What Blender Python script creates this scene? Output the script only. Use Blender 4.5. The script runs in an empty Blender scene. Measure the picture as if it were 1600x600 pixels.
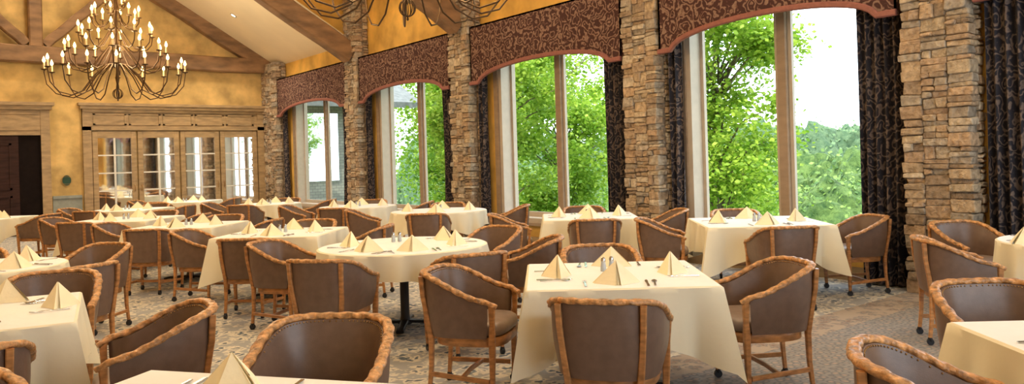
import bpy, math, random
from mathutils import Vector, Matrix, noise
random.seed(7)
D=bpy.data; S=bpy.context.scene; COL=S.collection
S.view_settings.view_transform='Standard'
S.view_settings.look='None'
pi=math.pi
# ------------------------------------------------------------------ materials
def new_mat(name):
    m=D.materials.new(name); m.use_nodes=True
    nt=m.node_tree; b=nt.nodes['Principled BSDF']
    return m,nt,b
def simple(name,col,rough=.5,metal=0,var=.15,scale=8,bump=0,bscale=40,spec=.5,stretch=None,bd=.02):
    m,nt,b=new_mat(name); N=nt.nodes; L=nt.links
    tc=N.new('ShaderNodeTexCoord'); mp=N.new('ShaderNodeMapping'); L.new(tc.outputs['Object'],mp.inputs[0])
    if stretch: mp.inputs['Scale'].default_value=stretch
    n=N.new('ShaderNodeTexNoise'); n.inputs['Scale'].default_value=scale; n.inputs['Detail'].default_value=5
    L.new(mp.outputs[0],n.inputs['Vector'])
    r=N.new('ShaderNodeValToRGB'); L.new(n.outputs['Fac'],r.inputs[0])
    r.color_ramp.elements[0].position=.3; r.color_ramp.elements[1].position=.7
    r.color_ramp.elements[0].color=[c*(1-var) for c in col]+[1]
    r.color_ramp.elements[1].color=[min(1,c*(1+var)) for c in col]+[1]
    L.new(r.outputs[0],b.inputs['Base Color'])
    b.inputs['Roughness'].default_value=rough; b.inputs['Metallic'].default_value=metal
    b.inputs['Specular IOR Level'].default_value=spec
    if bump:
        n2=N.new('ShaderNodeTexNoise'); n2.inputs['Scale'].default_value=bscale; n2.inputs['Detail'].default_value=4
        L.new(mp.outputs[0],n2.inputs['Vector'])
        bp=N.new('ShaderNodeBump'); bp.inputs['Strength'].default_value=bump; bp.inputs['Distance'].default_value=bd
        L.new(n2.outputs['Fac'],bp.inputs['Height']); L.new(bp.outputs[0],b.inputs['Normal'])
    return m
def emis(name,col,st):
    m,nt,b=new_mat(name)
    b.inputs['Base Color'].default_value=(*col,1); b.inputs['Emission Color'].default_value=(*col,1); b.inputs['Emission Strength'].default_value=st
    return m
M={}
M['plaster']=simple('plaster_gold',(.64,.42,.15),.85,var=.34,scale=2.1,bump=.2,bscale=9)
M['plaster_hi']=simple('plaster_amber',(.68,.39,.08),.85,var=.30,scale=2.0)
M['ceil']=simple('ceiling_cream',(.87,.70,.44),.9,var=.06,scale=1)
M['beam']=simple('beam_brown_oak',(.25,.135,.06),.6,var=.4,scale=2,stretch=(1,1,3),bump=.3)
M['oak']=simple('golden_oak_trim',(.35,.23,.11),.5,var=.28,scale=4,stretch=(1,1,4))
M['bars']=simple('glazing_bar_cream',(.66,.62,.54),.5,var=.05)
M['wood']=simple('chair_wood',(.42,.19,.064),.30,var=.40,scale=14,stretch=(1,1,3),spec=.5)
M['carved']=simple('carved_chair_wood',(.50,.245,.088),.32,var=.6,scale=36,bump=1.0,bscale=46,bd=.010,spec=.5)
M['leather']=simple('brown_leather',(.155,.095,.066),.38,var=.12,scale=20,bump=.05,bscale=160,spec=.5)
M['leather2']=simple('taupe_leather',(.23,.165,.13),.40,var=.12,scale=20,bump=.05,bscale=160,spec=.5)
M['brass']=simple('aged_brass',(.42,.25,.10),.35,1)
M['ironc']=simple('bronze_iron',(.085,.045,.018),.42,.6)
M['black']=simple('black_metal',(.02,.02,.024),.4,.3)
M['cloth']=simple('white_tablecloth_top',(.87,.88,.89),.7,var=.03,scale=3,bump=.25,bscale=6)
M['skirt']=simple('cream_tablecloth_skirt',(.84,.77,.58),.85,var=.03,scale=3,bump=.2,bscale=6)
M['cream']=simple('cream_napkin',(.93,.82,.56),.85,var=.04,scale=6,bump=.1,bscale=30)
M['steel']=simple('steel_cutlery',(.5,.5,.5),.18,1,var=.05)
M['glass']=simple('shaker_glass',(.45,.48,.5),.1,.0,var=.05)
M['frame']=simple('window_frame_brown',(.30,.21,.135),.5,var=.15,scale=4,stretch=(1,1,3))
M['framew']=simple('window_frame_taupe',(.48,.40,.31),.5,var=.06)
M['grey']=simple('wainscot_grey',(.26,.27,.23),.6,var=.15)
M['dark']=simple('dark_mahogany',(.035,.014,.010),.7,var=.4,scale=3,stretch=(1,1,6),spec=.2)
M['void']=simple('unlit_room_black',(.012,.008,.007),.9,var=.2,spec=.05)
M['green']=simple('green_plaque',(.008,.045,.022),.6)
M['trimred']=simple('valance_piping',(.25,.085,.062),.6,var=.15,scale=20)
M['flame']=emis('candle_bulb',(1,.60,.18),20)
M['candle']=simple('candle_sleeve',(.85,.68,.40),.5,var=.03)
M['can']=emis('downlight_lens',(1,.8,.45),8)
M['bark']=simple('bark',(.15,.12,.08),.9,var=.4,scale=6,bump=.5)
M['grass']=simple('grass',(.08,.16,.03),.9,var=.4,scale=.8)
M['roof']=simple('shingle_roof',(.12,.13,.13),.8,var=.3,scale=6)
M['mirror']=simple('door_glass',(.95,.97,.95),.03,1,var=.02)
def leafmat(name,c0,c1,tl):
    m,nt,b=new_mat(name); N=nt.nodes;L=nt.links
    g=N.new('ShaderNodeNewGeometry'); r=N.new('ShaderNodeValToRGB'); L.new(g.outputs['Random Per Island'],r.inputs[0])
    r.color_ramp.elements[0].color=(*c0,1); r.color_ramp.elements[1].color=(*c1,1)
    L.new(r.outputs[0],b.inputs['Base Color']); b.inputs['Roughness'].default_value=.6
    tr=N.new('ShaderNodeBsdfTranslucent'); L.new(r.outputs[0],tr.inputs[0]); mx=N.new('ShaderNodeMixShader'); mx.inputs[0].default_value=tl
    L.new(b.outputs[0],mx.inputs[1]); L.new(tr.outputs[0],mx.inputs[2]); L.new(mx.outputs[0],N['Material Output'].inputs[0])
    return m
M['leaf']=leafmat('leaf_green',(.13,.28,.015),(.42,.57,.07),.5)
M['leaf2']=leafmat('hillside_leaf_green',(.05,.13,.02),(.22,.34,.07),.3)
M['leaf3']=leafmat('hazed_leaf_green',(.07,.15,.06),(.17,.27,.11),.2)  # haze of distance put into the leaf colour: bluer, flatter green
def forestmat(name,c0,c1):
    m,nt,b=new_mat(name); N=nt.nodes;L=nt.links
    tc=N.new('ShaderNodeTexCoord'); n=N.new('ShaderNodeTexNoise'); n.inputs['Scale'].default_value=1.3; n.inputs['Detail'].default_value=8; n.inputs['Roughness'].default_value=.75
    L.new(tc.outputs['Object'],n.inputs['Vector']); r=N.new('ShaderNodeValToRGB'); L.new(n.outputs['Fac'],r.inputs[0])
    r.color_ramp.elements[0].position=.38; r.color_ramp.elements[1].position=.62
    r.color_ramp.elements[0].color=(*c0,1); r.color_ramp.elements[1].color=(*c1,1)
    L.new(r.outputs[0],b.inputs['Base Color']); b.inputs['Roughness'].default_value=.9
    bp=N.new('ShaderNodeBump'); bp.inputs['Distance'].default_value=.5; L.new(n.outputs['Fac'],bp.inputs['Height']); L.new(bp.outputs[0],b.inputs['Normal'])
    return m
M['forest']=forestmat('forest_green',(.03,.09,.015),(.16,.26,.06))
M['forest2']=forestmat('hazed_forest_green',(.045,.11,.05),(.13,.21,.10))  # far crowns tinted bluer to imitate haze
m,nt,b=new_mat('field_stone'); N=nt.nodes;L=nt.links
at=N.new('ShaderNodeAttribute'); at.attribute_name='Col'
tc=N.new('ShaderNodeTexCoord'); n=N.new('ShaderNodeTexNoise'); n.inputs['Scale'].default_value=18; n.inputs['Detail'].default_value=7
L.new(tc.outputs['Object'],n.inputs['Vector'])
cr=N.new('ShaderNodeValToRGB'); L.new(n.outputs['Fac'],cr.inputs[0]); cr.color_ramp.elements[0].position=.3; cr.color_ramp.elements[1].position=.7
cr.color_ramp.elements[0].color=(.54,.49,.43,1); cr.color_ramp.elements[1].color=(1.06,1.0,.92,1)
mx=N.new('ShaderNodeMix'); mx.data_type='RGBA'; mx.blend_type='MULTIPLY'; mx.inputs[0].default_value=1
L.new(at.outputs['Color'],mx.inputs[6]); L.new(cr.outputs[0],mx.inputs[7])
L.new(mx.outputs[2],b.inputs['Base Color']); b.inputs['Roughness'].default_value=.9
bp=N.new('ShaderNodeBump'); bp.inputs['Strength'].default_value=1.0; bp.inputs['Distance'].default_value=.04; L.new(n.outputs['Fac'],bp.inputs['Height']); L.new(bp.outputs[0],b.inputs['Normal'])
M['stone']=m
def fabric(name,dark,mid,lite,sc=3.2,sp=.5):
    m,nt,b=new_mat(name); N=nt.nodes;L=nt.links
    def mth(op,a,c=None,d=None):
        x=N.new('ShaderNodeMath'); x.operation=op
        for i,q in enumerate((a,c,d)):
            if q is None: continue
            if isinstance(q,(int,float)): x.inputs[i].default_value=q
            else: L.new(q,x.inputs[i])
        return x.outputs[0]
    tc=N.new('ShaderNodeTexCoord')
    n=N.new('ShaderNodeTexNoise'); n.inputs['Scale'].default_value=sc*1.6; n.inputs['Detail'].default_value=2
    L.new(tc.outputs['Object'],n.inputs['Vector'])
    ad=N.new('ShaderNodeMix'); ad.data_type='RGBA'; ad.inputs[0].default_value=.20
    L.new(tc.outputs['Object'],ad.inputs[6]); L.new(n.outputs['Color'],ad.inputs[7])
    v=N.new('ShaderNodeTexVoronoi'); v.inputs['Scale'].default_value=sc*1.5; L.new(ad.outputs[2],v.inputs['Vector'])
    ring=mth('SINE',mth('MULTIPLY',v.outputs['Distance'],22))
    n2=N.new('ShaderNodeTexNoise'); n2.inputs['Scale'].default_value=sc*6; n2.inputs['Detail'].default_value=3; L.new(tc.outputs['Object'],n2.inputs['Vector'])
    val=mth('MULTIPLY',mth('MULTIPLY_ADD',n2.outputs['Fac'],sp*2,ring),.5)
    r=N.new('ShaderNodeValToRGB'); L.new(val,r.inputs[0])
    e=r.color_ramp.elements; e[0].position=.05; e[0].color=(*dark,1); e[1].position=.88; e[1].color=(*lite,1)
    x=e.new(.34); x.color=(*dark,1); x=e.new(.56); x.color=(*mid,1)
    L.new(r.outputs[0],b.inputs['Base Color']); b.inputs['Roughness'].default_value=.85; b.inputs['Specular IOR Level'].default_value=.2
    return m
M['fabric']=fabric('paisley_fabric',(.060,.025,.020),(.140,.070,.050),(.25,.155,.11),4.2,.8)
M['curtain']=fabric('paisley_curtain',(.022,.021,.028),(.062,.048,.048),(.155,.115,.095),4.2,.8)
m,nt,b=new_mat('pale_brick'); N=nt.nodes;L=nt.links
tc=N.new('ShaderNodeTexCoord'); mp=N.new('ShaderNodeMapping'); mp.inputs['Rotation'].default_value=(pi/2,0,0); L.new(tc.outputs['Object'],mp.inputs[0])
br=N.new('ShaderNodeTexBrick'); br.inputs['Scale'].default_value=2.6; br.inputs['Color1'].default_value=(.27,.27,.24,1); br.inputs['Color2'].default_value=(.2,.2,.18,1); br.inputs['Mortar'].default_value=(.13,.13,.125,1)
L.new(mp.outputs[0],br.inputs['Vector']); L.new(br.outputs[0],b.inputs['Base Color']); b.inputs['Roughness'].default_value=.9
M['brick']=m
# carpet
m,nt,b=new_mat('patterned_carpet'); N=nt.nodes;L=nt.links
tc=N.new('ShaderNodeTexCoord'); sp=N.new('ShaderNodeSeparateXYZ'); L.new(tc.outputs['Object'],sp.inputs[0])
def ramp(src,stops):
    r=N.new('ShaderNodeValToRGB'); L.new(src,r.inputs[0]); e=r.color_ramp.elements
    e[0].position=stops[0][0]; e[0].color=(*stops[0][1],1); e[1].position=stops[-1][0]; e[1].color=(*stops[-1][1],1)
    for p,c in stops[1:-1]:
        x=e.new(p); x.color=(*c,1)
    return r.outputs[0]
n=N.new('ShaderNodeTexNoise'); n.inputs['Scale'].default_value=7; n.inputs['Detail'].default_value=2; L.new(tc.outputs['Object'],n.inputs['Vector'])
ad=N.new('ShaderNodeMix'); ad.data_type='RGBA'; ad.inputs[0].default_value=.16; L.new(tc.outputs['Object'],ad.inputs[6]); L.new(n.outputs['Color'],ad.inputs[7])
v=N.new('ShaderNodeTexVoronoi'); v.inputs['Scale'].default_value=10; L.new(ad.outputs[2],v.inputs['Vector'])
n3=N.new('ShaderNodeTexNoise'); n3.inputs['Scale'].default_value=24; n3.inputs['Detail'].default_value=3; L.new(tc.outputs['Object'],n3.inputs['Vector'])
sm=N.new('ShaderNodeMath'); sm.operation='MULTIPLY_ADD'; sm.inputs[1].default_value=.8; L.new(n3.outputs['Fac'],sm.inputs[0]); L.new(v.outputs['Distance'],sm.inputs[2])
beige=ramp(sm.outputs[0],[(.57,(.11,.135,.165)),(.67,(.22,.245,.27)),(.73,(.68,.62,.51)),(.90,(.60,.555,.47)),(1.0,(.36,.36,.36))])
v2=N.new('ShaderNodeTexVoronoi'); v2.inputs['Scale'].default_value=14; v2.inputs['Randomness'].default_value=.35; L.new(tc.outputs['Object'],v2.inputs['Vector'])
sm2=N.new('ShaderNodeMath'); sm2.operation='MULTIPLY_ADD'; sm2.inputs[1].default_value=.5; L.new(n3.outputs['Fac'],sm2.inputs[0]); L.new(v2.outputs['Distance'],sm2.inputs[2])
grey=ramp(sm2.outputs[0],[(.42,(.42,.33,.28)),(.5,(.33,.29,.265)),(.62,(.18,.185,.20)),(.8,(.30,.285,.275))])
border=ramp(sm.outputs[0],[(.5,(.23,.17,.14)),(.66,(.35,.28,.24)),(.78,(.22,.21,.21)),(.95,(.40,.33,.27))])
def step(a):
    s=N.new('ShaderNodeMath'); s.operation='GREATER_THAN'; s.inputs[1].default_value=a; L.new(sp.outputs['Y'],s.inputs[0]); return s.outputs[0]
def mixc(f,a,c):
    x=N.new('ShaderNodeMix'); x.data_type='RGBA'; L.new(f,x.inputs[0]); L.new(a,x.inputs[6]); L.new(c,x.inputs[7]); return x.outputs[2]
c1=mixc(step(3.45),grey,border); c2=mixc(step(3.85),c1,beige); L.new(c2,b.inputs['Base Color'])
b.inputs['Roughness'].default_value=.95; b.inputs['Specular IOR Level'].default_value=.1
M['carpet']=m
# ------------------------------------------------------------------ mesh helpers
class MB:
    def __init__(s): s.v=[]; s.f=[]; s.mi=[]; s.cur=0
    def add(s,vs,fs):
        o=len(s.v); s.v+= [tuple(x) for x in vs]; s.f+=[[i+o for i in f] for f in fs]; s.mi+=[s.cur]*len(fs)
    def box(s,x0,x1,y0,y1,z0,z1,mat=None):
        vs=[(x0,y0,z0),(x1,y0,z0),(x1,y1,z0),(x0,y1,z0),(x0,y0,z1),(x1,y0,z1),(x1,y1,z1),(x0,y1,z1)]
        if mat is not None: vs=[tuple(mat@Vector(p)) for p in vs]
        s.add(vs,[(0,3,2,1),(4,5,6,7),(0,1,5,4),(1,2,6,5),(2,3,7,6),(3,0,4,7)])
    def bbox(s,x0,x1,y0,y1,z0,z1,b=.01,jit=0):
        vs=[];
        for z,i in ((z0,b),(z0+b,0),(z1-b,0),(z1,b)):
            c=b
            pts=[(x0+i+c,y0+i),(x1-i-c,y0+i),(x1-i,y0+i+c),(x1-i,y1-i-c),(x1-i-c,y1-i),(x0+i+c,y1-i),(x0+i,y1-i-c),(x0+i,y0+i+c)]
            vs+=[(p[0],p[1],z) for p in pts]
        if jit:
            cn={}
            def cj(a,b_,c_):
                k=(a,b_,c_)
                if k not in cn: cn[k]=[random.uniform(-jit,jit) for _ in range(3)]
                return cn[k]
            xm=(x0+x1)/2; ym=(y0+y1)/2; zm=(z0+z1)/2
            vs=[tuple(p+q for p,q in zip(v_,cj(v_[0]>xm,v_[1]>ym,v_[2]>zm))) for v_ in vs]
        fs=[tuple(range(7,-1,-1)),tuple(range(24,32))]
        for k in range(3):
            for j in range(8):
                a=k*8+j; c=k*8+(j+1)%8; fs.append((a,c,c+8,a+8))
        s.add(vs,fs)
    def sweep(s,path,sec,closed=False,caps=True,up=None,scales=None):
        P=[Vector(p) for p in path]; n=len(P); k=len(sec); vs=[]
        ref=Vector(up) if up else None
        prev=None
        for i,p in enumerate(P):
            if closed: t=P[(i+1)%n]-P[i-1]
            else: t=P[min(i+1,n-1)]-P[max(i-1,0)]
            t.normalize()
            if ref is not None: u=ref-ref.dot(t)*t
            else:
                if prev is None:
                    r=Vector((0,0,1)) if abs(t.z)<.9 else Vector((1,0,0)); u=r-r.dot(t)*t
                else: u=prev-prev.dot(t)*t
            u.normalize(); prev=u; sd=t.cross(u)
            sc=scales[i] if scales else 1
            for a,b in sec: vs.append(p+sd*a*sc+u*b*sc)
        fs=[]
        for i in range(n if closed else n-1):
            for j in range(k):
                a=i*k+j; b=i*k+(j+1)%k; c=((i+1)%n)*k+(j+1)%k; d=((i+1)%n)*k+j
                fs.append((a,b,c,d))
        if caps and not closed:
            fs.append(tuple(range(k-1,-1,-1))); fs.append(tuple(range((n-1)*k,n*k)))
        s.add(vs,fs)
    def lathe(s,prof,seg=16,c=(0,0,0)):
        vs=[];n=len(prof)
        for r,z in prof:
            for j in range(seg):
                a=2*pi*j/seg; vs.append((c[0]+r*math.cos(a),c[1]+r*math.sin(a),c[2]+z))
        fs=[]
        for i in range(n-1):
            for j in range(seg):
                a=i*seg+j;b=i*seg+(j+1)%seg; fs.append((a,b,b+seg,a+seg))
        fs.append(tuple(range(seg-1,-1,-1))); fs.append(tuple(range((n-1)*seg,n*seg)))
        s.add(vs,fs)
    def pad(s,outline,levels):
        n=len(outline); cx=sum(p[0] for p in outline)/n; cy=sum(p[1] for p in outline)/n; vs=[];fs=[]
        for z,sc in levels:
            for p in outline: vs.append((cx+(p[0]-cx)*sc,cy+(p[1]-cy)*sc,z))
        for i in range(len(levels)-1):
            for j in range(n):
                a=i*n+j;b=i*n+(j+1)%n; fs.append((a,b,b+n,a+n))
        fs.append(tuple(range(n-1,-1,-1))); m=len(levels)-1; fs.append(tuple(range(m*n,(m+1)*n)))
        s.add(vs,fs)
    def mesh(s,name,mats,smooth=False,angle=None):
        me=D.meshes.new(name); me.from_pydata(s.v,[],s.f)
        if not isinstance(mats,(list,tuple)): mats=[mats]
        for m in mats: me.materials.append(m)
        me.polygons.foreach_set('material_index',s.mi)
        if smooth:
            me.polygons.foreach_set('use_smooth',[True]*len(me.polygons))
            if angle:
                try: me.set_sharp_from_angle(angle=math.radians(angle))
                except Exception: pass
        me.update(); return me
def circ(r,n=8,ry=None):
    ry=ry or r
    return [(r*math.cos(2*pi*i/n),ry*math.sin(2*pi*i/n)) for i in range(n)]
def rsec(w,h,b):
    return [(-w+b,-h),(w-b,-h),(w,-h+b),(w,h-b),(w-b,h),(-w+b,h),(-w,h-b),(-w,-h+b)]
def obj(name,me,loc=(0,0,0),rz=0,label=None,cat=None,group=None,kind=None,parent=None,rot=None):
    o=D.objects.new(name,me); COL.objects.link(o); o.location=loc
    o.rotation_euler=rot if rot else (0,0,rz)
    if label: o['label']=label
    if cat: o['category']=cat
    if group: o['group']=group
    if kind: o['kind']=kind
    if parent: o.parent=parent
    return o
def empty(name,**k):
    o=obj(name,None,**k); o.empty_display_size=.1; return o
# ------------------------------------------------------------------ room shell
WX=8.6; WL=-3.55; FY=22.6; BY=-4.0; RX=2.5; SL=.6
b_=MB(); b_.box(WL-.3,WX+.4,BY,FY+.3,-.15,0); obj('floor',b_.mesh('floor',M['carpet']),kind='structure')
WIN=[(-0.15,2.75),(4.2,6.98),(8.45,11.35),(13.0,15.95),(17.75,20.95)]
SILL=.42; HEAD=3.62
b_=MB(); ys=BY
for a,c in WIN:
    b_.box(WX,WX+.35,ys,a,0,5.9); b_.box(WX,WX+.35,a,c,0,SILL); b_.box(WX,WX+.35,a,c,HEAD,5.9); ys=c
b_.box(WX,WX+.35,ys,FY+.3,0,5.9)
obj('wall_east',b_.mesh('wall_east',M['plaster_hi']),kind='structure')
b_=MB(); b_.box(WL-.3,WL,BY,FY+.3,0,5.9); obj('wall_west',b_.mesh('wall_west',M['plaster']),kind='structure')
b_=MB()
vs=[(WL,FY,0),(WX,FY,0),(WX,FY,4.9),(RX,FY,8.6),(WL,FY,4.9)]
vs+= [(x,FY+.3,z) for x,y,z in vs]
b_.add(vs,[(0,1,2,3,4),(9,8,7,6,5)]+[(i,i+5,(i+1)%5+5,(i+1)%5) for i in range(5)])
obj('wall_north',b_.mesh('wall_north',M['plaster']),kind='structure')
b_=MB(); b_.box(WL,-.8,BY-.3,BY,0,5.9); b_.box(7.5,WX,BY-.3,BY,0,5.9); b_.box(-.8,7.5,BY-.3,BY,3.9,5.9); b_.box(WL,WX,BY-.3,BY,5.9,9.3)  # unseen wall closing the back; opening sized to limit light from behind
obj('wall_south_unseen',b_.mesh('wall_south_unseen',M['plaster']),kind='structure')
def ceil_pair(name,y0,y1,ez):
    b=MB(); rz=ez+SL*(WX-RX); t=.2
    for x in (WX+.35,WL-.35):
        zz=rz-SL*abs(x-RX)
        vs=[(x,y0,zz),(RX,y0,rz),(RX,y1,rz),(x,y1,zz)]; vs+=[(p[0],p[1],p[2]+t) for p in vs]
        b.add(vs,[(0,1,2,3),(7,6,5,4),(0,4,5,1),(1,5,6,2),(2,6,7,3),(3,7,4,0)])
    obj(name,b.mesh(name,M['ceil']),kind='structure')
ceil_pair('ceiling',17.1,FY+.3,4.5)
ceil_pair('ceiling_2',BY,17.12,5.7)
b_=MB(); r1=4.5+SL*(WX-RX); r2=5.7+SL*(WX-RX)
for xe in (WX,WL):
    e1=r1-SL*abs(xe-RX); e2=r2-SL*abs(xe-RX)
    vs=[(xe,17.06,e1),(RX,17.06,r1),(RX,17.06,r2+.1),(xe,17.06,e2+.1)]; vs+=[(p[0],17.095,p[2]) for p in vs]
    b_.add(vs,[(0,1,2,3),(7,6,5,4),(0,4,5,1),(1,5,6,2),(2,6,7,3),(3,7,4,0)])
obj('wall_step',b_.mesh('wall_step',M['plaster_hi']),kind='structure')
for i,(a,c) in enumerate(WIN):
    root=empty('window_%d'%(i+1),loc=(WX+.22,(a+c)/2,SILL),kind='structure')
    h=(c-a)/2; H=HEAD-SILL
    b=MB()
    b.box(-.22,.12,-h-.0,-h+.10,0,H); b.box(-.22,.12,h-.08,h,0,H); b.box(-.22,.12,-h,h,H-.1,H); b.box(-.26,.12,-h,h,-.03,.07)
    obj('window_frame',b.mesh('window_frame',M['framew']),parent=root)
    b=MB()
    b.bbox(-.05,.06,-.07,.07,.07,H-.1,.012)
    obj('mullion',b.mesh('mullion',M['frame'],),parent=root)
    b=MB()
    for (p,q) in ((-h+.1,-.07),(.07,h-.08)):
        b.box(0,.05,p,p+.05,.07,H-.1); b.box(0,.05,q-.05,q,.07,H-.1); b.box(0,.05,p+.05,q-.05,.07,.16); b.box(0,.05,p+.05,q-.05,H-.18,H-.1)
    obj('window_sash',b.mesh('window_sash',M['framew']),parent=root)
b_=MB()
for a,c in WIN:
    b_.box(WX-.03,WX,a-.12,a,SILL-.1,HEAD); b_.box(WX-.03,WX,c,c+.12,SILL-.1,HEAD); b_.box(WX-.08,WX,a-.14,c+.14,SILL-.06,SILL-.01)
obj('trim_1',b_.mesh('trim_1',M['frame']),kind='structure')
b_=MB(); b_.box(WX-.03,WX,BY,FY,0,.16); obj('baseboard_east',b_.mesh('baseboard_east',M['oak']),kind='structure')
# ------------------------------------------------------------------ stone pillars
stonec=[(.56,.44,.30),(.48,.36,.25),(.60,.50,.36),(.41,.32,.23),(.49,.43,.35),(.53,.39,.26),(.35,.27,.19),(.63,.55,.43),(.50,.38,.26),(.43,.38,.31)]
def pillar(y0,y1,x0,x1,H,label):
    b=MB(); cols=[]
    b.box(x0+.022,x1,y0+.022,y1-.022,0,H); cols.append((.32,.265,.20))
    def stone(X0,X1,Y0,Y1,Z0,Z1):
        b.bbox(X0,X1,Y0,Y1,Z0,Z1,.008,jit=.009); c=random.choice(stonec); k=random.uniform(.84,1.12); cols.append(tuple(min(1,q*k) for q in c))
    def strip(ya,yb,first,last):
        z=0
        while z<H-.03:
            h=random.choice([.045,.055,.07,.085,.11,.14]); h=min(h,H-z); y=ya
            while y<yb-.01:
                w=random.uniform(.09,.27)
                if yb-y-w<.08: w=yb-y
                e0=first and y==ya; e1=last and abs(y+w-yb)<1e-6
                dy0=random.uniform(-.03,.015) if e0 else .003
                dy1=random.uniform(-.015,.03) if e1 else -.003
                dx=random.uniform(-.035,.014)
                stone(x0+dx,x0+(random.uniform(.12,.2) if (e0 or e1) else .08),y+dy0,y+w+dy1,z+.003,z+h-.003)
                y+=w
            z+=h
    cuts=[y0,y0+(y1-y0)*random.uniform(.28,.38),y0+(y1-y0)*random.uniform(.6,.72),y1]
    for q in range(3): strip(cuts[q],cuts[q+1],q==0,q==2)
    z=0
    while z<H-.04:
        h=random.choice([.05,.065,.08,.10]); h=min(h,H-z)
        for s_ in (0,1):
            X=x0+.2
            while X<x1:
                w=random.uniform(.1,.2); e=random.uniform(.0,.03)
                if s_==0: stone(X+.004,min(X+w,x1),y0-e,y0+.06,z+.006,z+h-.006)
                else: stone(X+.004,min(X+w,x1),y1-.06,y1+e,z+.006,z+h-.006)
                X+=w
        z+=h
    me=b.mesh('stone_pillar',M['stone'])
    ca=me.color_attributes.new('Col','FLOAT_COLOR','POINT')
    arr=[]
    for k in range(8): arr+= [*cols[0],1]
    for c in cols[1:]: arr+= [*c,1]*32
    ca.data.foreach_set('color',arr)
    obj('stone_pillar',me,label=label,cat='pillar',group='stone pillars between windows')
PIL=[(-1.0,-.3),(3.19,3.84),(7.24,7.86),(11.84,12.46),(16.40,17.02),(21.5,22.58)]
for i,(a,c) in enumerate(PIL):
    pillar(a,c,8.26,8.58,5.9 if i<5 else 4.55,"brown and tan ledgestone pillar between the tall windows" if i<5 else "ledgestone pillar in the far corner beside the french doors")
# ------------------------------------------------------------------ valances + curtains
for i in range(5):
    y0=PIL[i][1]+.05; y1=PIL[i+1][0]-.05; W=y1-y0; root=empty('window_valance',loc=(8.42,(y0+y1)/2,2.95),label='arched cornice valance in red-brown paisley fabric above a window',cat='valance',group='arched window valances')
    n=48; top=1.08; bot=[]
    for k in range(n+1):
        u=k/n; y=-W/2+W*u
        m=abs(u-.5)*2
        z=0 if m>.86 else .27*math.sqrt(max(0,1-(m/.86)**2.1))
        bot.append((y,z))
    b=MB(); vs=[]
    for y,z in bot:
        vs+=[(-.13,y,z),(-.13,y,top),(-.09,y,top),(-.09,y,z)]
    fs=[]
    for k in range(n):
        a=k*4; c=a+4
        fs+=[(a,c,c+1,a+1),(a+1,c+1,c+2,a+2),(a+2,c+2,c+3,a+3),(a+3,c+3,c,a)]
    b.add(vs,fs); b.box(-.13,.18,-W/2,W/2,top-.03,top)
    b.box(-.13,.16,-W/2,-W/2+.03,0,top); b.box(-.13,.16,W/2-.03,W/2,0,top)
    obj('valance_panel',b.mesh('valance_panel',M['fabric']),parent=root)
    b=MB(); b.sweep([(-.14,y,z+.02) for y,z in bot],rsec(.03,.035,.013),up=(0,0,1))
    obj('valance_piping',b.mesh('valance_piping',[M['trimred']],),parent=root)
    for (c0,c1) in ((y0+.035,y0+(.52 if i!=0 else .6)),(y1-(.62 if i==0 else .23),y1-.035)):
        b=MB(); nn=72; rows=14; vs=[]
        for r in range(rows+1):
            t=r/rows; z=3.2*(1-t)+.02*t
            for k in range(nn+1):
                u=k/nn; y=c0+(c1-c0)*u
                x=.058*math.sin(u*2*pi*(c1-c0)/.105+.4*math.sin(t*3+i))*(.7+.3*t)+.010*math.sin(u*31+t*5)
                vs.append((x,y-(c0+c1)/2,z))
        fs=[(r*(nn+1)+k,r*(nn+1)+k+1,(r+1)*(nn+1)+k+1,(r+1)*(nn+1)+k) for r in range(rows) for k in range(nn)]
        b.add(vs,fs)
        obj('window_curtain',b.mesh('window_curtain',M['curtain'],True),loc=(8.47,(c0+c1)/2,0),label='floor-length pleated dark paisley curtain beside a tall window',cat='curtain',group='paisley window curtains')
# ------------------------------------------------------------------ beams
def beam(p,q,w,h,label):
    b=MB(); P=Vector(p);Q=Vector(q); m_=(P+Q)/2
    n=10; path=[]
    for k in range(n+1):
        t=k/n; pt=P.lerp(Q,t)-m_; pt.z+=.015*math.sin(k*1.9); path.append(pt)
    up=(0,0,1) if abs((Q-P).normalized().z)<.95 else (0,1,0)
    b.sweep(path,rsec(w/2,h/2,.03),up=up)
    obj('ceiling_beam',b.mesh('ceiling_beam',M['beam']),loc=m_,label=label,cat='beam',group='roof truss beams')
for Y,z0,xe in ((16.72,4.15,8.28),(12.15,4.15,8.28),(7.55,4.15,8.28),(22.35,4.45,8.5)):
    rz=z0+SL*(xe-RX)
    beam((xe,Y,z0),(RX,Y,rz),.32,.46,'brown rough-sawn oak rafter rising from a stone pillar')
    beam((2*RX-xe+.2,Y,z0+.1),(RX,Y,rz),.32,.46,'brown rough-sawn oak rafter rising from the side wall')
beam((-3.4,22.33,4.5),(8.2,22.33,4.5),.3,.42,'horizontal oak tie beam across the gable wall')
beam((2.5,22.33,4.7),(2.5,22.33,7.6),.3,.28,'vertical oak king post on the gable wall')
beam((2.7,22.33,4.75),(4.35,22.33,6.4),.22,.24,'diagonal oak brace beside the king post')
beam((2.3,22.33,4.75),(.65,22.33,6.4),.22,.24,'diagonal oak brace beside the king post')
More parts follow.
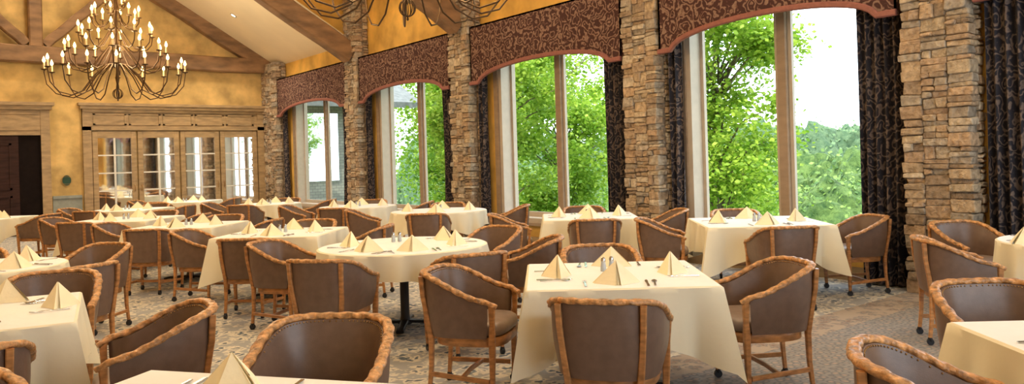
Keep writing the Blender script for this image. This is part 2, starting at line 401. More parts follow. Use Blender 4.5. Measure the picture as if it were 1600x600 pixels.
# ------------------------------------------------------------------ far wall doors
root=empty('door_1',loc=(5.88,FY-.02,0),kind='structure')
b=MB()
hw=2.38
b.box(-hw,-hw+.2,-.12,0,0,3.2); b.box(hw-.2,hw,-.12,0,0,3.2); b.box(-hw,hw,-.12,0,2.62,2.72); b.box(-hw,hw,-.08,0,2.7,3.2)
b.box(-hw-.06,hw+.06,-.2,0,3.18,3.28); b.box(-hw-.1,hw+.1,-.25,0,3.26,3.33); b.box(-hw,hw,-.14,0,3.1,3.2)
for k in range(5):
    x0=-hw+.25+k*(2*hw-.5)/5; x1=x0+(2*hw-.5)/5-.06
    b.box(x0,x1,-.1,0,2.76,2.80); b.box(x0,x1,-.1,0,3.02,3.06); b.box(x0,x0+.05,-.1,0,2.76,3.06); b.box(x1-.05,x1,-.1,0,2.76,3.06)
obj('door_casing',b.mesh('door_casing',M['oak']),parent=root)
lw=(2*hw-.4)/4
for k in range(4):
    x0=-hw+.2+k*lw+.015; x1=x0+lw-.03
    b=MB()
    b.bbox(x0,x0+.13,-.09,-.02,.02,2.6,.01); b.bbox(x1-.13,x1,-.09,-.02,.02,2.6,.01); b.box(x0+.13,x1-.13,-.085,-.02,.02,.55); b.box(x0+.13,x1-.13,-.085,-.02,2.42,2.6)
    b.box(x0+.2,x1-.2,-.1,-.03,.15,.45)
    lf=obj('door_leaf',b.mesh('door_leaf',M['oak']),parent=root)
    b=MB()
    xm=(x0+x1)/2; b.box(xm-.022,xm+.022,-.08,-.03,.55,2.42)
    for z in (1.02,1.49,1.96): b.box(x0+.13,x1-.13,-.078,-.03,z-.018,z+.018)
    obj('glazing_bars',b.mesh('glazing_bars',M['bars']),parent=lf)
    b=MB(); b.box(x0+.12,x1-.12,-.05,-.04,.55,2.43); obj('glass_pane',b.mesh('glass_pane',M['mirror']),parent=lf)
    b=MB(); b.sweep([(x1-.07 if k%2==0 else x0+.07,-.1,1.0),(x1-.07 if k%2==0 else x0+.07,-.14,1.02),(x1-.07 if k%2==0 else x0+.07,-.14,1.14),(x1-.07 if k%2==0 else x0+.07,-.1,1.16)],circ(.012)); obj('door_handle',b.mesh('door_handle',M['brass'],True),parent=lf)
root=empty('door_2',loc=(1.75,FY-.02,0),kind='structure')
b=MB(); hw=1.02
b.box(-hw,-hw+.2,-.12,0,0,3.2); b.box(hw-.2,hw,-.12,0,0,3.2); b.box(-hw,hw,-.1,0,2.5,3.2); b.box(-hw-.1,hw+.1,-.24,0,3.24,3.32); b.box(-hw-.05,hw+.05,-.18,0,3.14,3.25)
b.box(-hw+.25,hw-.25,-.125,0,2.62,2.66); b.box(-hw+.25,hw-.25,-.125,0,3.02,3.06)
obj('door_casing',b.mesh('door_casing',M['oak']),parent=root)
b=MB(); b.box(-.82,.82,-.03,-.01,.01,2.5); obj('door_dark_panel',b.mesh('door_dark_panel',M['void']),parent=root)  # black panel on the solid wall, painted in for the dark beyond the doorway
b=MB(); x0=-.81
b.box(x0,x0+1.15,-.07,-.03,.01,2.48)
for z0,z1 in ((.2,1.0),(1.15,2.3)):
    b.box(x0+.14,x0+1.0,-.09,-.03,z0,z0+.05); b.box(x0+.14,x0+1.0,-.09,-.03,z1-.05,z1); b.box(x0+.14,x0+.19,-.09,-.03,z0,z1); b.box(x0+.95,x0+1.0,-.09,-.03,z0,z1)
obj('door_leaf',b.mesh('door_leaf',M['dark']),parent=root)
b=MB()
for (x0,x1) in ((2.8,3.46),(8.28,8.6),(WL,.7)):
    b.box(x0,x1,FY-.05,FY,0,.9); b.box(x0,x1,FY-.08,FY,.88,.95); b.box(x0,x1,FY-.07,FY,0,.16)
obj('baseboard_north',b.mesh('baseboard_north',M['grey']),kind='structure')
root=empty('wall_plaque',loc=(3.12,FY-.03,1.34),label='small round green plaque on the gold plaster wall',cat='sign')
b=MB(); b.sweep([(0,0,0),(0,-.025,0)],circ(.10,24,.13)); obj('plaque_plate',b.mesh('plaque_plate',M['green']),parent=root)
b=MB(); b.sweep([(.128*math.cos(a),-.028,.098*math.sin(a)) for a in [2*pi*k/24 for k in range(24)]],circ(.004,6),closed=True); obj('plaque_rim',b.mesh('plaque_rim',M['brass'],True),parent=root)
# ------------------------------------------------------------------ chair prototype
w=.295; yf=.20
EX=.72
def upath(n=22):
    pts=[(-w+.02,yf+.035),(-w+.003,yf-.02),(-w,yf-.12),(-w,.0)]
    for k in range(1,n):
        a=pi+pi*k/n; c=math.cos(a); s=math.sin(a)
        x=w*math.copysign(abs(c)**EX,c); y=-.02-.285*abs(s)**EX
        pts.append((x,y))
    pts+=[(w,.0),(w,yf-.12),(w-.003,yf-.02),(w-.02,yf+.035)]
    return pts
UP=upath()
def rz_(y):
    q=(yf-y)/(yf+.305); q=max(0,min(1,q)); q=q*q*(3-2*q); return .635+.168*q
chair=[]
path=[Vector((x,y,rz_(y))) for x,y in UP]; path[0].z-=.03; path[-1].z-=.03
seg=[0]
for i in range(1,len(path)): seg.append(seg[-1]+(path[i]-path[i-1]).length)
dens=[];nd=190
for k in range(nd+1):
    t=seg[-1]*k/nd; i=0
    while i<len(seg)-2 and seg[i+1]<t: i+=1
    f=(t-seg[i])/(seg[i+1]-seg[i]); dens.append(path[i].lerp(path[i+1],f))
b=MB(); vs=[];fs=[];K=12
for k,p in enumerate(dens):
    t=(dens[min(k+1,nd)]-dens[max(k-1,0)]).normalized(); u=Vector((0,0,1)); u=(u-u.dot(t)*t).normalized(); sd=t.cross(u)
    for j in range(K):
        a=2*pi*j/K; cx_=math.cos(a); sx_=math.sin(a)
        rr=1+.12*math.sin(2*a+k*.62)
        vs.append(p+sd*(.0245*math.copysign(abs(cx_)**.75,cx_)*rr)+u*(.0155*math.copysign(abs(sx_)**.75,sx_)*rr))
for k in range(nd):
    for j in range(K):
        a=k*K+j; c=k*K+(j+1)%K; fs.append((a,c,c+K,a+K))
fs.append(tuple(range(K-1,-1,-1))); fs.append(tuple(range(nd*K,nd*K+K)))
b.add(vs,fs); chair.append(('arm_rail',b.mesh('arm_rail',M['carved'],True,70),None))
def shell(mb,off_in,off_out,z0,ztop,sc0,pts):
    rows=6; n=len(pts); vs=[]
    for side,off in ((0,off_out),(1,off_in)):
        for r in range(rows+1):
            t=r/rows
            for x,y in pts:
                zt=rz_(y)+ztop; z=z0+(zt-z0)*t
                sc=sc0+(1-sc0)*t
                k=off+(.012*math.sin(pi*t) if side==0 else -.018*math.sin(pi*t))
                L_=math.hypot(x,y+.05)+1e-6
                vs.append((x*sc+(x/L_)*k,(y*sc)+((y+.05)/L_)*k,z))
    m=rows+1; fs=[]
    for side in (0,1):
        o=side*m*n
        for r in range(rows):
            for j in range(n-1):
                a=o+r*n+j; f=(a,a+1,a+n+1,a+n)
                fs.append(f if side==0 else f[::-1])
    o=m*n
    for j in range(n-1):
        fs.append((j,o+j,o+j+1,j+1)); a=rows*n+j; fs.append((a,a+1,o+a+1,o+a))
    for r in range(rows):
        a=r*n; fs.append((a,a+n,o+a+n,o+a)); a=r*n+n-1; fs.append((a,o+a,o+a+n,a+n))
    mb.add(vs,fs)
b=MB(); shell(b,-.03,.003,.40,-.012,.88,UP[1:-1]); chair.append(('backrest',b.mesh('backrest',M['leather'],True,50),None))
out=[]
for k in range(32):
    a=2*pi*k/32; c=math.cos(a); s=math.sin(a)
    ex=.75 if s<0 else .5
    out.append((.258*math.copysign(abs(c)**ex,c),.01+.255*math.copysign(abs(s)**ex,s)))
b=MB(); b.pad(out,[(.405,.9),(.42,.985),(.45,1.0),(.475,.97),(.492,.88),(.50,.7),(.502,.4)]); chair.append(('seat',b.mesh('seat',M['leather2'],True,60),None))
b=MB(); b.pad(out,[(.345,.955),(.35,.97),(.40,.97),(.405,.96)]); chair.append(('seat_apron',b.mesh('seat_apron',M['wood'],True,40),None))
b=MB()
b.sweep([(-.255,.17,.13),(-.19,-.24,.15)],rsec(.010,.015,.004),up=(0,0,1)); b.sweep([(.255,.17,.13),(.19,-.24,.15)],rsec(.010,.015,.004),up=(0,0,1)); b.sweep([(-.225,-.02,.14),(0,-.035,.14),(.225,-.02,.14)],rsec(.010,.015,.004),up=(0,0,1))
chair.append(('stretcher',b.mesh('stretcher',M['wood'],True,40),None))
b=MB()
for k in range(3,len(UP)-4):
    for t in (0,.5):
        x=UP[k][0]*(1-t)+UP[k+1][0]*t; y=UP[k][1]*(1-t)+UP[k+1][1]*t; L_=math.hypot(x,y+.05)
        for off,dz in ((-.034,-.020),):
            cx=x+(x/L_)*off; cy=y+((y+.05)/L_)*off; z=rz_(y)+dz
            r_=.005; b.add([(cx,cy,z+r_),(cx,cy,z-r_),(cx-r_,cy,z),(cx+r_,cy,z),(cx,cy+r_,z),(cx,cy-r_,z)],[(0,3,4),(0,4,2),(0,2,5),(0,5,3),(1,4,3),(1,2,4),(1,5,2),(1,3,5)])
chair.append(('nailhead_trim',b.mesh('nailhead_trim',M['brass'],True),None))
for sx in (-1,1):
    b=MB(); b.sweep([(sx*.258,.19,.05),(sx*.262,.195,.2),(sx*.268,.2,.38),(sx*.276,.205,.5),(sx*.283,.208,.62)],rsec(.018,.018,.006),up=(0,1,0),scales=[.75,.9,1.15,.85,1.1]); chair.append(('leg',b.mesh('leg',M['wood'],True,40),None,(sx*.258,.19)))
    b=MB(); b.sweep([(sx*.19,-.255,.05),(sx*.185,-.24,.2),(sx*.185,-.235,.38),(sx*.20,-.252,.52),(sx*.212,-.276,.66),(sx*.217,-.283,.785)],rsec(.016,.016,.005),up=(0,1,0),scales=[.8,.9,1.1,1,.95,1]); chair.append(('leg',b.mesh('leg',M['wood'],True,40),None,(sx*.19,-.255)))
cb=MB(); cb.sweep([(-.012,.0,.026),(.012,.0,.026)],circ(.026,12)); cb.lathe([(.013,.03),(.019,.042),(.016,.06)],8)
caster_me=cb.mesh('caster',M['black'],True,40)
def add_chair(x,y,rz,label):
    root=empty('dining_armchair',loc=(x,y,0),rz=rz,label=label,cat='chair',group='leather dining armchairs')
    for it in chair:
        o=D.objects.new(it[0],it[1]); COL.objects.link(o); o.parent=root
        if it[0]=='leg':
            c=D.objects.new('caster',caster_me); COL.objects.link(c); c.parent=o; c.location=(it[3][0],it[3][1],0)
        if it[0]=='nailhead_trim': o['kind']='stuff'
# ------------------------------------------------------------------ tables
TZ=.757
def cloth_square(half,over,seed):
    rnd=random.Random(seed); b=MB(); per=[]
    n=36
    for side in range(4):
        ang=side*pi/2
        for k in range(n):
            u=-1+2*k/n; x=half; y=half*u
            c,s=math.cos(ang),math.sin(ang); d=half*(1-abs(u))
            nx=1; cf=math.exp(-(d/.10)**2)
            ny=-cf if u<0 else cf
            l=math.hypot(nx,ny); nx/=l; ny/=l
            per.append((x*c-y*s,x*s+y*c,nx*c-ny*s,nx*s+ny*c,d,side*2*half+half*(1+u)))
    N_=len(per); ph=rnd.uniform(0,6); vs=[];fs=[]
    R=12
    for (x,y,nx,ny,d,s) in per: vs.append((x*.985,y*.985,TZ))
    for q in range(R+1):
        t=q/R
        for (x,y,nx,ny,d,s) in per:
            drop=over*(.95+.05*math.sin(s*5+ph)+.62*max(0,1-d/(.40))**1.2)
            cf=math.exp(-(d/.085)**2)
            g=math.exp(-((d-.16)/.055)**2)
            fl=.006+t*(.015+.12*cf-.06*g+.032*math.sin(s*12+ph)*(1-cf)+.016*math.sin(s*27+ph*2)*(1-cf))
            vs.append((x+nx*fl,y+ny*fl,TZ-.008-t*drop))
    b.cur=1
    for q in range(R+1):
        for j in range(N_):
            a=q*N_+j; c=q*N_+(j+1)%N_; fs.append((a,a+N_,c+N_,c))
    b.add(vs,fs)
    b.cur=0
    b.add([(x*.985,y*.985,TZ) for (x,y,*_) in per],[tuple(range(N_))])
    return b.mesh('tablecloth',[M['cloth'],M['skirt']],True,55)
def cloth_round(R0,over,seed):
    b=MB(); n=160; ph=seed; vs=[];fs=[]
    for k in range(n):
        a=2*pi*k/n; vs.append((R0*.985*math.cos(a),R0*.985*math.sin(a),TZ))
    R=10
    for q in range(R+1):
        t=q/R
        for k in range(n):
            a=2*pi*k/n
            cr=abs(math.sin(2*a))**4
            f=R0+.006+t*(.02+.035*math.sin(a*16+ph)*(.6+.4*math.sin(a*3+ph))+.012*math.sin(a*29)+.02*cr)
            vs.append((f*math.cos(a),f*math.sin(a),TZ-.008-t*over*(1+.5*cr+.04*math.sin(a*5))))
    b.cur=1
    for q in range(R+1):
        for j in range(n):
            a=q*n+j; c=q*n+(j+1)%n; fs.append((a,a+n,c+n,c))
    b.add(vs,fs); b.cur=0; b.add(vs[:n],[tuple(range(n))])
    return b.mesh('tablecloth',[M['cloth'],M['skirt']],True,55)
def pedestal():
    b=MB(); b.lathe([(.06,.02),(.07,.03),(.05,.06),(.042,.1),(.042,.68),(.09,.70),(.09,.712)],16)
    for k in range(4):
        a=k*pi/2; c,s=math.cos(a),math.sin(a)
        b.sweep([(0,0,.05),(c*.3,s*.3,.035),(c*.36,s*.36,.02)],rsec(.035,.014,.006),up=(0,0,1))
    return b.mesh('table_base',M['black'],True,40)
ped=pedestal()
def ttop(half,rnd):
    b=MB()
    if rnd: b.lathe([(half-.03,.712),(half-.02,.72),(half-.02,.745),(half-.03,.752)],48)
    else: b.bbox(-half+.02,half-.02,-half+.02,half-.02,.712,.752,.008)
    return b.mesh('tabletop',M['dark'])
clothcache={}
def napkin_mesh():
    b=MB(); h=.138; W_=.145
    def leaf(p0,p1,ap,off,bulge):
        n=6; vs=[];fs=[];idx=[]
        p0=Vector(p0);p1=Vector(p1);ap=Vector(ap); nn=(p1-p0).cross(ap-p0).normalized()
        for i in range(n+1):
            row=[]
            for j in range(n-i+1):
                a=i/n; c=j/n
                p=p0*(1-a-c)+p1*c+ap*a
                p=p+nn*(off+bulge*4*a*(1-a)*(c+.1))
                if a<1e-6: p.z=0
                row.append(len(vs)); vs.append(p)
            idx.append(row)
        for i in range(n):
            for j in range(n-i):
                fs.append((idx[i][j],idx[i][j+1],idx[i+1][j]))
                if j<n-i-1: fs.append((idx[i][j+1],idx[i+1][j+1],idx[i+1][j]))
        b.add(vs,fs)
    ap=(0,.0,h)
    F=(0,-.10,0); Lp=(-W_,.02,0); Rp=(W_,.02,0); B=(0,.085,0)
    leaf(F,Rp,ap,0,.004); leaf(Lp,F,ap,0,.004)
    leaf(Rp,B,ap,0,-.006); leaf(B,Lp,ap,0,-.006)
    leaf((.014,-.112,0),(W_*.95,-.010,0),(0,-.004,h*.985),.002,.006); leaf((-W_*.95,-.010,0),(-.014,-.112,0),(0,-.004,h*.985),.002,.006)
    return b.mesh('napkin',M['cream'])
nap=napkin_mesh()
def shaker_parts():
    b=MB(); b.lathe([(.017,0),(.02,.004),(.019,.03),(.015,.06),(.014,.066)],12); g=b.mesh('shaker_body',M['glass'],True,40)
    b=MB(); b.lathe([(.0155,.064),(.016,.08),(.012,.09),(.004,.094)],12); t=b.mesh('shaker_cap',M['steel'],True,40)
    return g,t
shb,sht=shaker_parts()
def cutlery():
    b=MB(); b.sweep([(0,-.1,.004),(0,-.04,.005),(0,.02,.007)],rsec(.006,.0018,.001),up=(0,0,1),scales=[1.2,1,.7])
    b.sweep([(0,.02,.007),(0,.035,.006),(0,.05,.005)],rsec(.011,.0015,.001),up=(0,0,1),scales=[.5,1,1])
    for k in (-1.5,-.5,.5,1.5): b.sweep([(k*.006,.048,.005),(k*.006,.07,.004),(k*.0055,.095,.008)],rsec(.0016,.0012,.0004),up=(0,0,1))
    f=b.mesh('fork',M['steel'],True,40)
    b=MB(); b.sweep([(0,-.11,.005),(0,-.05,.005),(0,-.01,.005)],rsec(.008,.003,.001),up=(0,0,1),scales=[1,1,.8]); b.sweep([(0,-.01,.005),(0,.06,.004),(.002,.1,.004),(.004,.12,.004)],rsec(.010,.0012,.0005),up=(0,0,1),scales=[.7,1,.8,.2])
    k_=b.mesh('knife',M['steel'],True,40)
    b=MB(); b.sweep([(0,-.09,.004),(0,-.02,.006),(0,.04,.008)],rsec(.005,.0018,.001),up=(0,0,1),scales=[1.3,1,.7]); b.sweep([(0,.038,.008),(0,.05,.005),(0,.07,.003),(0,.09,.005),(0,.1,.008)],rsec(.018,.002,.001),up=(0,0,1),scales=[.3,.8,1,.8,.25])
    s_=b.mesh('spoon',M['steel'],True,40)
    return f,k_,s_
fork,knife,spoon=cutlery()
cnt=[0]
def table(cx,cy,rot,size,rnd,chairs,near=True,over=None,naps=(0,90,180,270),shk=(0,0),nr=.64):
    cnt[0]+=1; half=size/2; th=math.radians(rot)
    if over is None: over=.22 if rnd else .33
    key=(size,rnd,over,cnt[0]%3)
    if key not in clothcache:
        clothcache[key]=(cloth_round(half,over,cnt[0]) if rnd else cloth_square(half,over,cnt[0]),ttop(half,rnd))
    cl,tp=clothcache[key]; sh='round' if rnd else 'square'
    root=empty('dining_table',loc=(cx,cy,0),rz=th,label='%s pedestal dining table under a white cloth'%sh,cat='table',group='cloth-covered dining tables')
    for nm,me in (('tabletop',tp),('table_base',ped)):
        o=D.objects.new(nm,me); COL.objects.link(o); o.parent=root
    obj('tablecloth',cl,(cx,cy,0),th,label='white and cream linen tablecloth draped over a %s table'%sh,cat='tablecloth',group='white tablecloths')
    for it in chairs:
        lab='brown leather barrel-back armchair with carved wood rail at %s table'%sh
        if it[0]=='at':
            add_chair(it[1],it[2],math.radians(it[3]),lab); continue
        ang,r=it[0],it[1]; yaw=it[2] if len(it)>2 else 0
        A=th+math.radians(ang); 
        add_chair(cx+r*math.cos(A),cy+r*math.sin(A),A+pi/2+math.radians(yaw),lab)
    z=TZ+.001; rn=half*nr
    for ang in naps:
        A=th+math.radians(ang+random.uniform(-4,4)); px=cx+rn*math.cos(A); py=cy+rn*math.sin(A)
        obj('napkin',nap,(px,py,z),A+pi/2+random.uniform(-.35,.35),label='cream cloth napkin folded into a standing pyramid',cat='napkin',group='folded cream napkins')
        if near:
            tx,ty=-math.sin(A),math.cos(A)
            ro=half*.72
            for me,nm,off in ((fork,'fork',-.19),(knife,'knife',.18),(spoon,'spoon',.225)):
                obj(nm,me,(cx+ro*math.cos(A)+tx*off,cy+ro*math.sin(A)+ty*off,z),A+pi/2+random.uniform(-.05,.05),label='polished steel %s laid beside a folded napkin'%nm,cat=nm,group='steel %ss on the tables'%nm)
    for k in (0,1):
        A=th+.5; px=cx+shk[0]+(k-.5)*.065*math.cos(A); py=cy+shk[1]+(k-.5)*.065*math.sin(A)
        rt=empty('salt_shaker' if k==0 else 'pepper_shaker',loc=(px,py,z),label='small glass shaker with a steel cap on a tablecloth',cat='shaker',group='salt and pepper shakers')
        for nm,me in (('shaker_body',shb),('shaker_cap',sht)):
            o=D.objects.new(nm,me); COL.objects.link(o); o.parent=rt
table(3.60,3.56,-40,1.14,False,[(263,.93,-8),(177,.93,-10),(0,.93,8),(90,.96,5)],shk=(.06,.12))
table(7.40,5.08,-42,1.3,False,[(270,1.0,8),(178,1.02,-6),(346,.99,22),(90,.96,0)])
table(6.98,7.33,-40,1.2,False,[(270,.97,0),(175,1.02,10),(5,.98,-5),(90,.97,0)])
table(6.55,10.3,-40,1.5,True,[(270,1.17,0),(180,1.17,10),(0,1.12,0),(90,1.12,0)],near=False)
table(6.45,12.9,-40,1.4,True,[(265,1.12,0),(180,1.12,0),(0,1.08,0),(90,1.08,0)],near=False)
table(5.9,15.9,-40,1.3,True,[(265,1.08,0),(180,1.08,0),(0,1.08,0),(90,1.08,0)],near=False)
table(3.60,6.30,-38,1.56,True,[(250,1.18,6),(302,1.20,-4),(352,1.18,6),(172,1.16,-6),(50,1.2,0)],naps=(240,290,352,172,50),shk=(.1,.3))
table(3.40,8.75,-42,1.2,False,[(272,.98,0),(180,.98,0),(0,.98,0),(90,.98,0)])
table(3.0,11.15,-42,1.2,False,[(272,.98,0),(180,.98,0),(0,.98,0),(90,.98,0)],near=False)
table(2.7,13.6,-40,1.3,False,[(265,1.02,0),(180,1.02,0),(0,1.02,0),(90,1.02,0)],near=False)
table(3.4,17.0,-40,1.3,False,[(265,1.02,0),(180,1.02,0),(0,1.02,0),(90,1.02,0)],near=False)
table(5.2,19.6,-40,1.3,False,[(265,1.02,0),(180,1.02,0),(0,1.02,0)],near=False)
table(1.0,16.7,-40,1.2,False,[(265,1.0,0),(0,1.0,0)],near=False)
table(.42,7.85,-30,1.3,True,[(330,1.06,0),(60,1.06,0),(120,1.06,0)],naps=(330,60,250,150))
table(.18,5.16,-10,1.14,False,[('at',.93,4.24,80),(72,1.18,12),(276,.98,0)],naps=(63,10,180,270),shk=(-.1,.1),nr=.82)
table(.58,2.40,-54,1.14,False,[('at',1.38,3.19,137),(174,1.0,0)],naps=(10,101,200,280),shk=(-.40,.14))
table(3.62,.68,-40,1.14,False,[(92,1.02,0),('at',2.79,1.16,208)])
table(7.2,1.92,-40,1.3,True,[('at',6.44,2.60,215),(105,1.17,0)],over=.32,naps=(0,100,182,270),nr=.84)
# ------------------------------------------------------------------ chandeliers
tiers=[(.94,.40,16),(.68,.68,12),(.50,.94,10),(.32,1.2,8),(.16,1.42,4)]
b=MB()
for r,zc,n in tiers:
    k=r/.98
    for j in range(n):
        a=2*pi*(j+.5*(n%4==0))/n; c,s=math.cos(a),math.sin(a)
        prof=[(.03,zc+.12),(.15*r,zc+.10),(.32*r,zc-.05),(.5*r,zc-.28*k-.03),(.68*r,zc-.37*k-.02),(.85*r,zc-.33*k-.02),(.97*r,zc-.2*k-.01),(1.0*r,zc-.03),(r,zc)]
        b.sweep([(c*p,s*p,z) for p,z in prof],circ(.009,6))
arms_me=b.mesh('chandelier_arms',M['ironc'],True)
b=MB(); b.lathe([(.01,.10),(.025,.14),(.016,.22),(.03,.3),(.016,.4),(.018,.7),(.035,.78),(.016,.85),(.018,1.2),(.03,1.3),(.014,1.4),(.014,1.7),(.010,1.75)],14)
col_me=b.mesh('chandelier_column',M['ironc'],True)
b=MB()
for j in range(6):
    a=pi*j/6; b.sweep([(.07*math.cos(t)*math.cos(a),.07*math.cos(t)*math.sin(a),.07+.075*math.sin(t)) for t in [2*pi*q/20 for q in range(20)]],circ(.005,5),closed=True)
b.lathe([(.004,-.04),(.012,-.028),(.005,-.008)],8)
fin_me=b.mesh('finial',M['ironc'],True)
b=MB(); b.lathe([(.012,0),(.035,.006),(.045,.018),(.03,.018),(.014,.014)],12); b.cur=1; b.lathe([(.013,.014),(.0135,.11),(.010,.115)],10)
cand_me=b.mesh('candle',[M['ironc'],M['candle']],True,50)
b=MB(); b.lathe([(.008,.113),(.018,.13),(.021,.147),(.013,.172),(.002,.20)],10); bulb_me=b.mesh('candle_bulb',M['flame'],True)
def chandelier(x,y,zb,ceilz,lab,rz=0):
    root=empty('chandelier',loc=(x,y,zb),label=lab,cat='chandelier',group='tiered candle chandeliers',rz=rz)
    for nm,me in (('chandelier_arms',arms_me),('chandelier_column',col_me),('finial',fin_me)):
        o=D.objects.new(nm,me); COL.objects.link(o); o.parent=root
    for r,zc,n in tiers:
        for j in range(n):
            a=2*pi*(j+.5*(n%4==0))/n
            o=D.objects.new('candle',cand_me); COL.objects.link(o); o.parent=root; o.location=(r*math.cos(a),r*math.sin(a),zc)
            q=D.objects.new('bulb',bulb_me); COL.objects.link(q); q.parent=o
    b=MB(); H=ceilz-zb; z=1.72; k=0
    while z<H:
        up=k%2; pts=[]
        for t in [2*pi*q/10 for q in range(10)]:
            u=.018*math.cos(t); v=.035*math.sin(t)
            pts.append((u,0,z+v) if up else (0,u,z+v))
        b.sweep(pts,circ(.005,5),closed=True); z+=.055; k+=1
    obj('hanging_chain',b.mesh('hanging_chain',M['ironc'],True),parent=root)
    for zz,e in ((.75,95),(1.9,200)):
        l=D.lights.new('chandelier_light','POINT'); l.energy=e; l.color=(1,.72,.38); l.shadow_soft_size=.35
        lo=D.objects.new('chandelier_light',l); COL.objects.link(lo); lo.parent=root; lo.location=(0,0,zz)
chandelier(2.46,12.7,2.62,9.3,'wrought iron tiered chandelier with lit candle bulbs and scrolled arms')
chandelier(3.38,5.72,2.78,8.7,'wrought iron tiered chandelier hanging above the round table',.1)
def downlight(x,y,far,e=120):
    z=(4.5 if far else 5.7)+SL*(WX-RX)-SL*abs(x-RX)
    root=empty('recessed_downlight',loc=(x,y,z-.012),rot=(0,math.atan(SL)*(1 if x>RX else -1),0),label='small round recessed downlight in the sloped ceiling',cat='light',group='recessed downlights')
    b=MB(); b.lathe([(.06,0),(.06,.008)],20); obj('downlight_lens',b.mesh('downlight_lens',M['can']),parent=root)
    b=MB(); b.sweep([(.075*math.cos(t),.075*math.sin(t),.0) for t in [2*pi*k/24 for k in range(24)]],circ(.014,6),closed=True); obj('downlight_ring',b.mesh('downlight_ring',M['framew'],True),parent=root)
    l=D.lights.new('downlight_lamp','SPOT'); l.energy=e; l.spot_size=math.radians(130); l.spot_blend=.9; l.color=(1,.87,.68); l.shadow_soft_size=.15
    lo=D.objects.new('downlight_lamp',l); COL.objects.link(lo); lo.location=(x,y,z-.15)
for x,y in ((6.8,20.5),(4.6,19.2),(2.6,20.6),(.4,20)): downlight(x,y,True,370)
for x,y in ((6.6,14.5),(6.6,9.8),(6.4,5.5),(4,14.5),(.8,9.8),(4.2,1.5),(.8,4.5),(6.6,1.6)): downlight(x,y,False,215)
for x,y,z,e in ((3,-1.2,3.6,40),(0,8.5,4.2,130),(4.5,18.6,4.6,180)):  # added fill lights without fixtures, only to brighten the room
    l=D.lights.new('fill_light','POINT'); l.energy=e; l.color=(1,.86,.66); l.shadow_soft_size=.8
    lo=D.objects.new('fill_light',l); COL.objects.link(lo); lo.location=(x,y,z)
# ------------------------------------------------------------------ outdoors
def hill(x,y): return -1.2-6.5*min(1,max(0,(x-14)/25))+ .5*noise.noise((x*.05,y*.05,0))
b=MB(); n=50; x0,x1,y0,y1=9.0,200,-110,170
vs=[(x0+(x1-x0)*i/n,y0+(y1-y0)*j/n,hill(x0+(x1-x0)*i/n,y0+(y1-y0)*j/n)) for j in range(n+1) for i in range(n+1)]
b.add(vs,[(j*(n+1)+i,j*(n+1)+i+1,(j+1)*(n+1)+i+1,(j+1)*(n+1)+i) for j in range(n) for i in range(n)])
obj('ground',b.mesh('ground',M['grass'],True),kind='structure')
import bmesh
def ico(sub):
    bm=bmesh.new(); bmesh.ops.create_icosphere(bm,subdivisions=sub,radius=1); v_=[v.co.copy() for v in bm.verts]; f_=[[v.index for v in f.verts] for f in bm.faces]; bm.free(); return v_,f_
hi_=ico(4); lo_=ico(3)
b=MB(); rn=random.Random(3); lvs={2:([],[]),3:([],[])}
for k in range(290):
    if k<60: d=rn.uniform(36,52)
    elif k<120: d=rn.uniform(58,80)
    else: d=rn.uniform(92,125)
    ang=math.radians(rn.uniform(2,64) if k%3 else rn.uniform(14,40)); x=9+d*math.cos(ang); y=d*math.sin(ang)
    R=rn.uniform(2.4,3.6); ez=1.5
    if k<60: zt=rn.uniform(-2.4,-.2)
    elif k<120: zt=rn.uniform(-.2,1.8); R*=1.2; ez=1.7
    else: zt=rn.uniform(3.2,5.2); R*=1.15; ez=2.4
    base,bf=hi_ if k<120 else lo_
    vs=[]
    for p in base:
        q=p; dd=1+.22*noise.noise(q*1.6+Vector((k*7,0,0)))+.15*noise.noise(q*4+Vector((k,5,0)))+.10*noise.noise(q*9+Vector((k,0,9)))
        vs.append((x+q.x*R*dd,y+q.y*R*dd,zt-R*ez+q.z*R*dd*ez))
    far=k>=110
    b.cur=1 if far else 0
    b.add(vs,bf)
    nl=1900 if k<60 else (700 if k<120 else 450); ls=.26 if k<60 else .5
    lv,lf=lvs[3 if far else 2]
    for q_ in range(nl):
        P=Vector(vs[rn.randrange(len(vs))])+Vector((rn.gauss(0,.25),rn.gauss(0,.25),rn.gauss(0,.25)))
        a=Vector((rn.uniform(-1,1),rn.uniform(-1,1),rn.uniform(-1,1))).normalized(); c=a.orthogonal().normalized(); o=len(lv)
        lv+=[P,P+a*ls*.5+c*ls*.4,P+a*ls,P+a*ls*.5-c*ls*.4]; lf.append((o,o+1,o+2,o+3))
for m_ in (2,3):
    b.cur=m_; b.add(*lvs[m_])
obj('forest',b.mesh('forest',[M['forest'],M['forest2'],M['leaf2'],M['leaf3']],False),label='dense green treetops of a wooded hillside below the windows',cat='trees',kind='stuff')
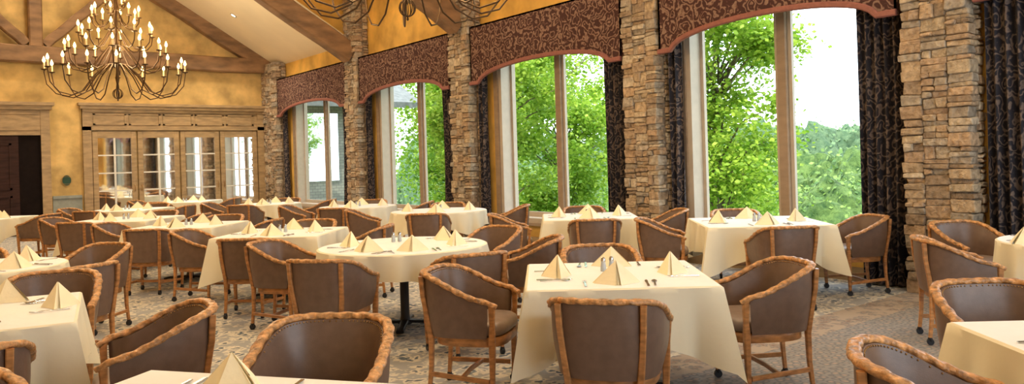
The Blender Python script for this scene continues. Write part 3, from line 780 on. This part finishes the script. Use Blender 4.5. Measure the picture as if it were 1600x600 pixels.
def tree(x,y,zc,R,RZ,seed,nl,ls,lab,ncl=46,cr=.30,tr=.11):
    rn=random.Random(seed); gz=hill(x,y)
    root=empty('oak_tree',loc=(x,y,gz-.1),label=lab,cat='tree',group='leafy trees outside the windows')
    b=MB(); C=Vector((0,0,zc-gz+.1))
    b.sweep([(0,0,0),(.1,.05,C.z*.4),(-.05,.1,C.z*.8),(.05,0,C.z+RZ*.5)],circ(tr,10),scales=[1.2,1,.7,.25])
    cl=[]
    for k in range(ncl):
        while True:
            v=Vector((rn.uniform(-1,1),rn.uniform(-1,1),rn.uniform(-1,1)))
            if .3<v.length<1: break
        e=C+Vector((v.x*R,v.y*R,v.z*RZ)); st=Vector((0,0,max(C.z*.25,e.z-R*.5)))
        mid=st.lerp(e,.5)+Vector((rn.uniform(-.2,.2),rn.uniform(-.2,.2),.25))
        b.sweep([st,mid,e],circ(.024,6),scales=[1.3,.8,.2]); cl.append((e,rn.uniform(.5,.95)*R*cr)); cl.append((mid.lerp(e,.4),R*.2))
    obj('trunk',b.mesh('trunk',M['bark'],True),parent=root)
    b=MB(); vs=[];fs=[]
    for k in range(nl):
        e,r=cl[rn.randrange(len(cl))]
        p=e+Vector((rn.gauss(0,.6),rn.gauss(0,.6),rn.gauss(0,.5)))*r
        a=Vector((rn.uniform(-1,1),rn.uniform(-1,1),rn.uniform(-.6,.4))).normalized(); c=a.cross(Vector((rn.uniform(-1,1),rn.uniform(-1,1),rn.uniform(-1,1)))).normalized()
        l=ls*rn.uniform(.7,1.3); o=len(vs)
        vs+=[p,p+a*l*.5+c*l*.32,p+a*l,p+a*l*.5-c*l*.32]; fs.append((o,o+1,o+2,o+3))
    b.add(vs,fs); o=obj('foliage',b.mesh('foliage',M['leaf']),parent=root); o['kind']='stuff'
tree(14.7,11.0,4.0,2.35,3.6,1,26000,.125,'broad oak tree with bright green leaves outside the tall windows',58,.25,.06)
tree(12.0,16.3,3.2,2.1,4.0,2,24000,.125,'leafy oak with spreading branches close to the building',54,.27,.08)
tree(17.6,19.8,2.4,2.7,4.4,5,24000,.15,'tall leafy tree standing behind the nearer oak',60,.29)
tree(18.6,27.6,3.0,3.2,4.4,6,24000,.18,'leafy tree beside the pale brick porch',60,.30)
tree(19.6,14.6,-.6,2.1,2.0,8,24000,.13,'dense young tree lower on the slope',54,.32)
tree(24.0,20.6,.2,2.8,2.4,9,20000,.16,'dense young tree on the wooded slope',50,.32)
root=empty('neighbouring_wing',loc=(9.2,24.6,-1),label='pale brick wing of the building with porch column and shingle roof',cat='building')
b=MB(); b.box(0,2.7,0,.4,0,5.6); b.box(4.0,4.6,-.1,.5,0,4.6); b.box(.3,.9,-.12,.0,0,5.6); obj('brick_walls',b.mesh('brick_walls',M['brick']),parent=root)
b=MB(); b.add([(-.5,-.7,4.7),(5.4,-.7,4.7),(5.4,3,6.6),(-.5,3,6.6),(-.5,-.7,4.5),(5.4,-.7,4.5),(5.4,3,6.4),(-.5,3,6.4)],[(0,1,2,3),(7,6,5,4),(0,4,5,1),(1,5,6,2),(2,6,7,3),(3,7,4,0)]); obj('roof',b.mesh('roof',M['roof']),parent=root)
b=MB(); b.box(1.2,2.4,-.05,.05,2.0,4.3); obj('wing_window',b.mesh('wing_window',M['mirror']),parent=root)
# ------------------------------------------------------------------ light
wd=D.worlds.new('World'); S.world=wd; wd.use_nodes=True; nt=wd.node_tree; bg=nt.nodes['Background']
bg.inputs[0].default_value=(.80,.91,1,1); bg.inputs[1].default_value=4.5
sun=D.lights.new('sun','SUN'); sun.energy=6.5; sun.angle=.01; sun.color=(1,.93,.72)
so=D.objects.new('sun',sun); COL.objects.link(so); dirv=Vector((.62,.25,-.75)).normalized(); so.rotation_euler=dirv.to_track_quat('-Z','Y').to_euler()
# ------------------------------------------------------------------ camera
cam=D.cameras.new('camera'); co=D.objects.new('camera',cam); COL.objects.link(co); S.camera=co
cam.sensor_width=36; cam.lens=27.0; cam.shift_y=-50/1600; cam.clip_end=500
yaw=math.radians(38); F=Vector((math.sin(yaw),math.cos(yaw),0)); R=Vector((math.cos(yaw),-math.sin(yaw),0)); U=Vector((0,0,1)); rho=.03
u2=U*math.cos(rho)+R*math.sin(rho); r2=R*math.cos(rho)-U*math.sin(rho)
mt=Matrix((( r2.x,u2.x,-F.x,0),(r2.y,u2.y,-F.y,0),(r2.z,u2.z,-F.z,1.52),(0,0,0,1)))
co.matrix_world=mt
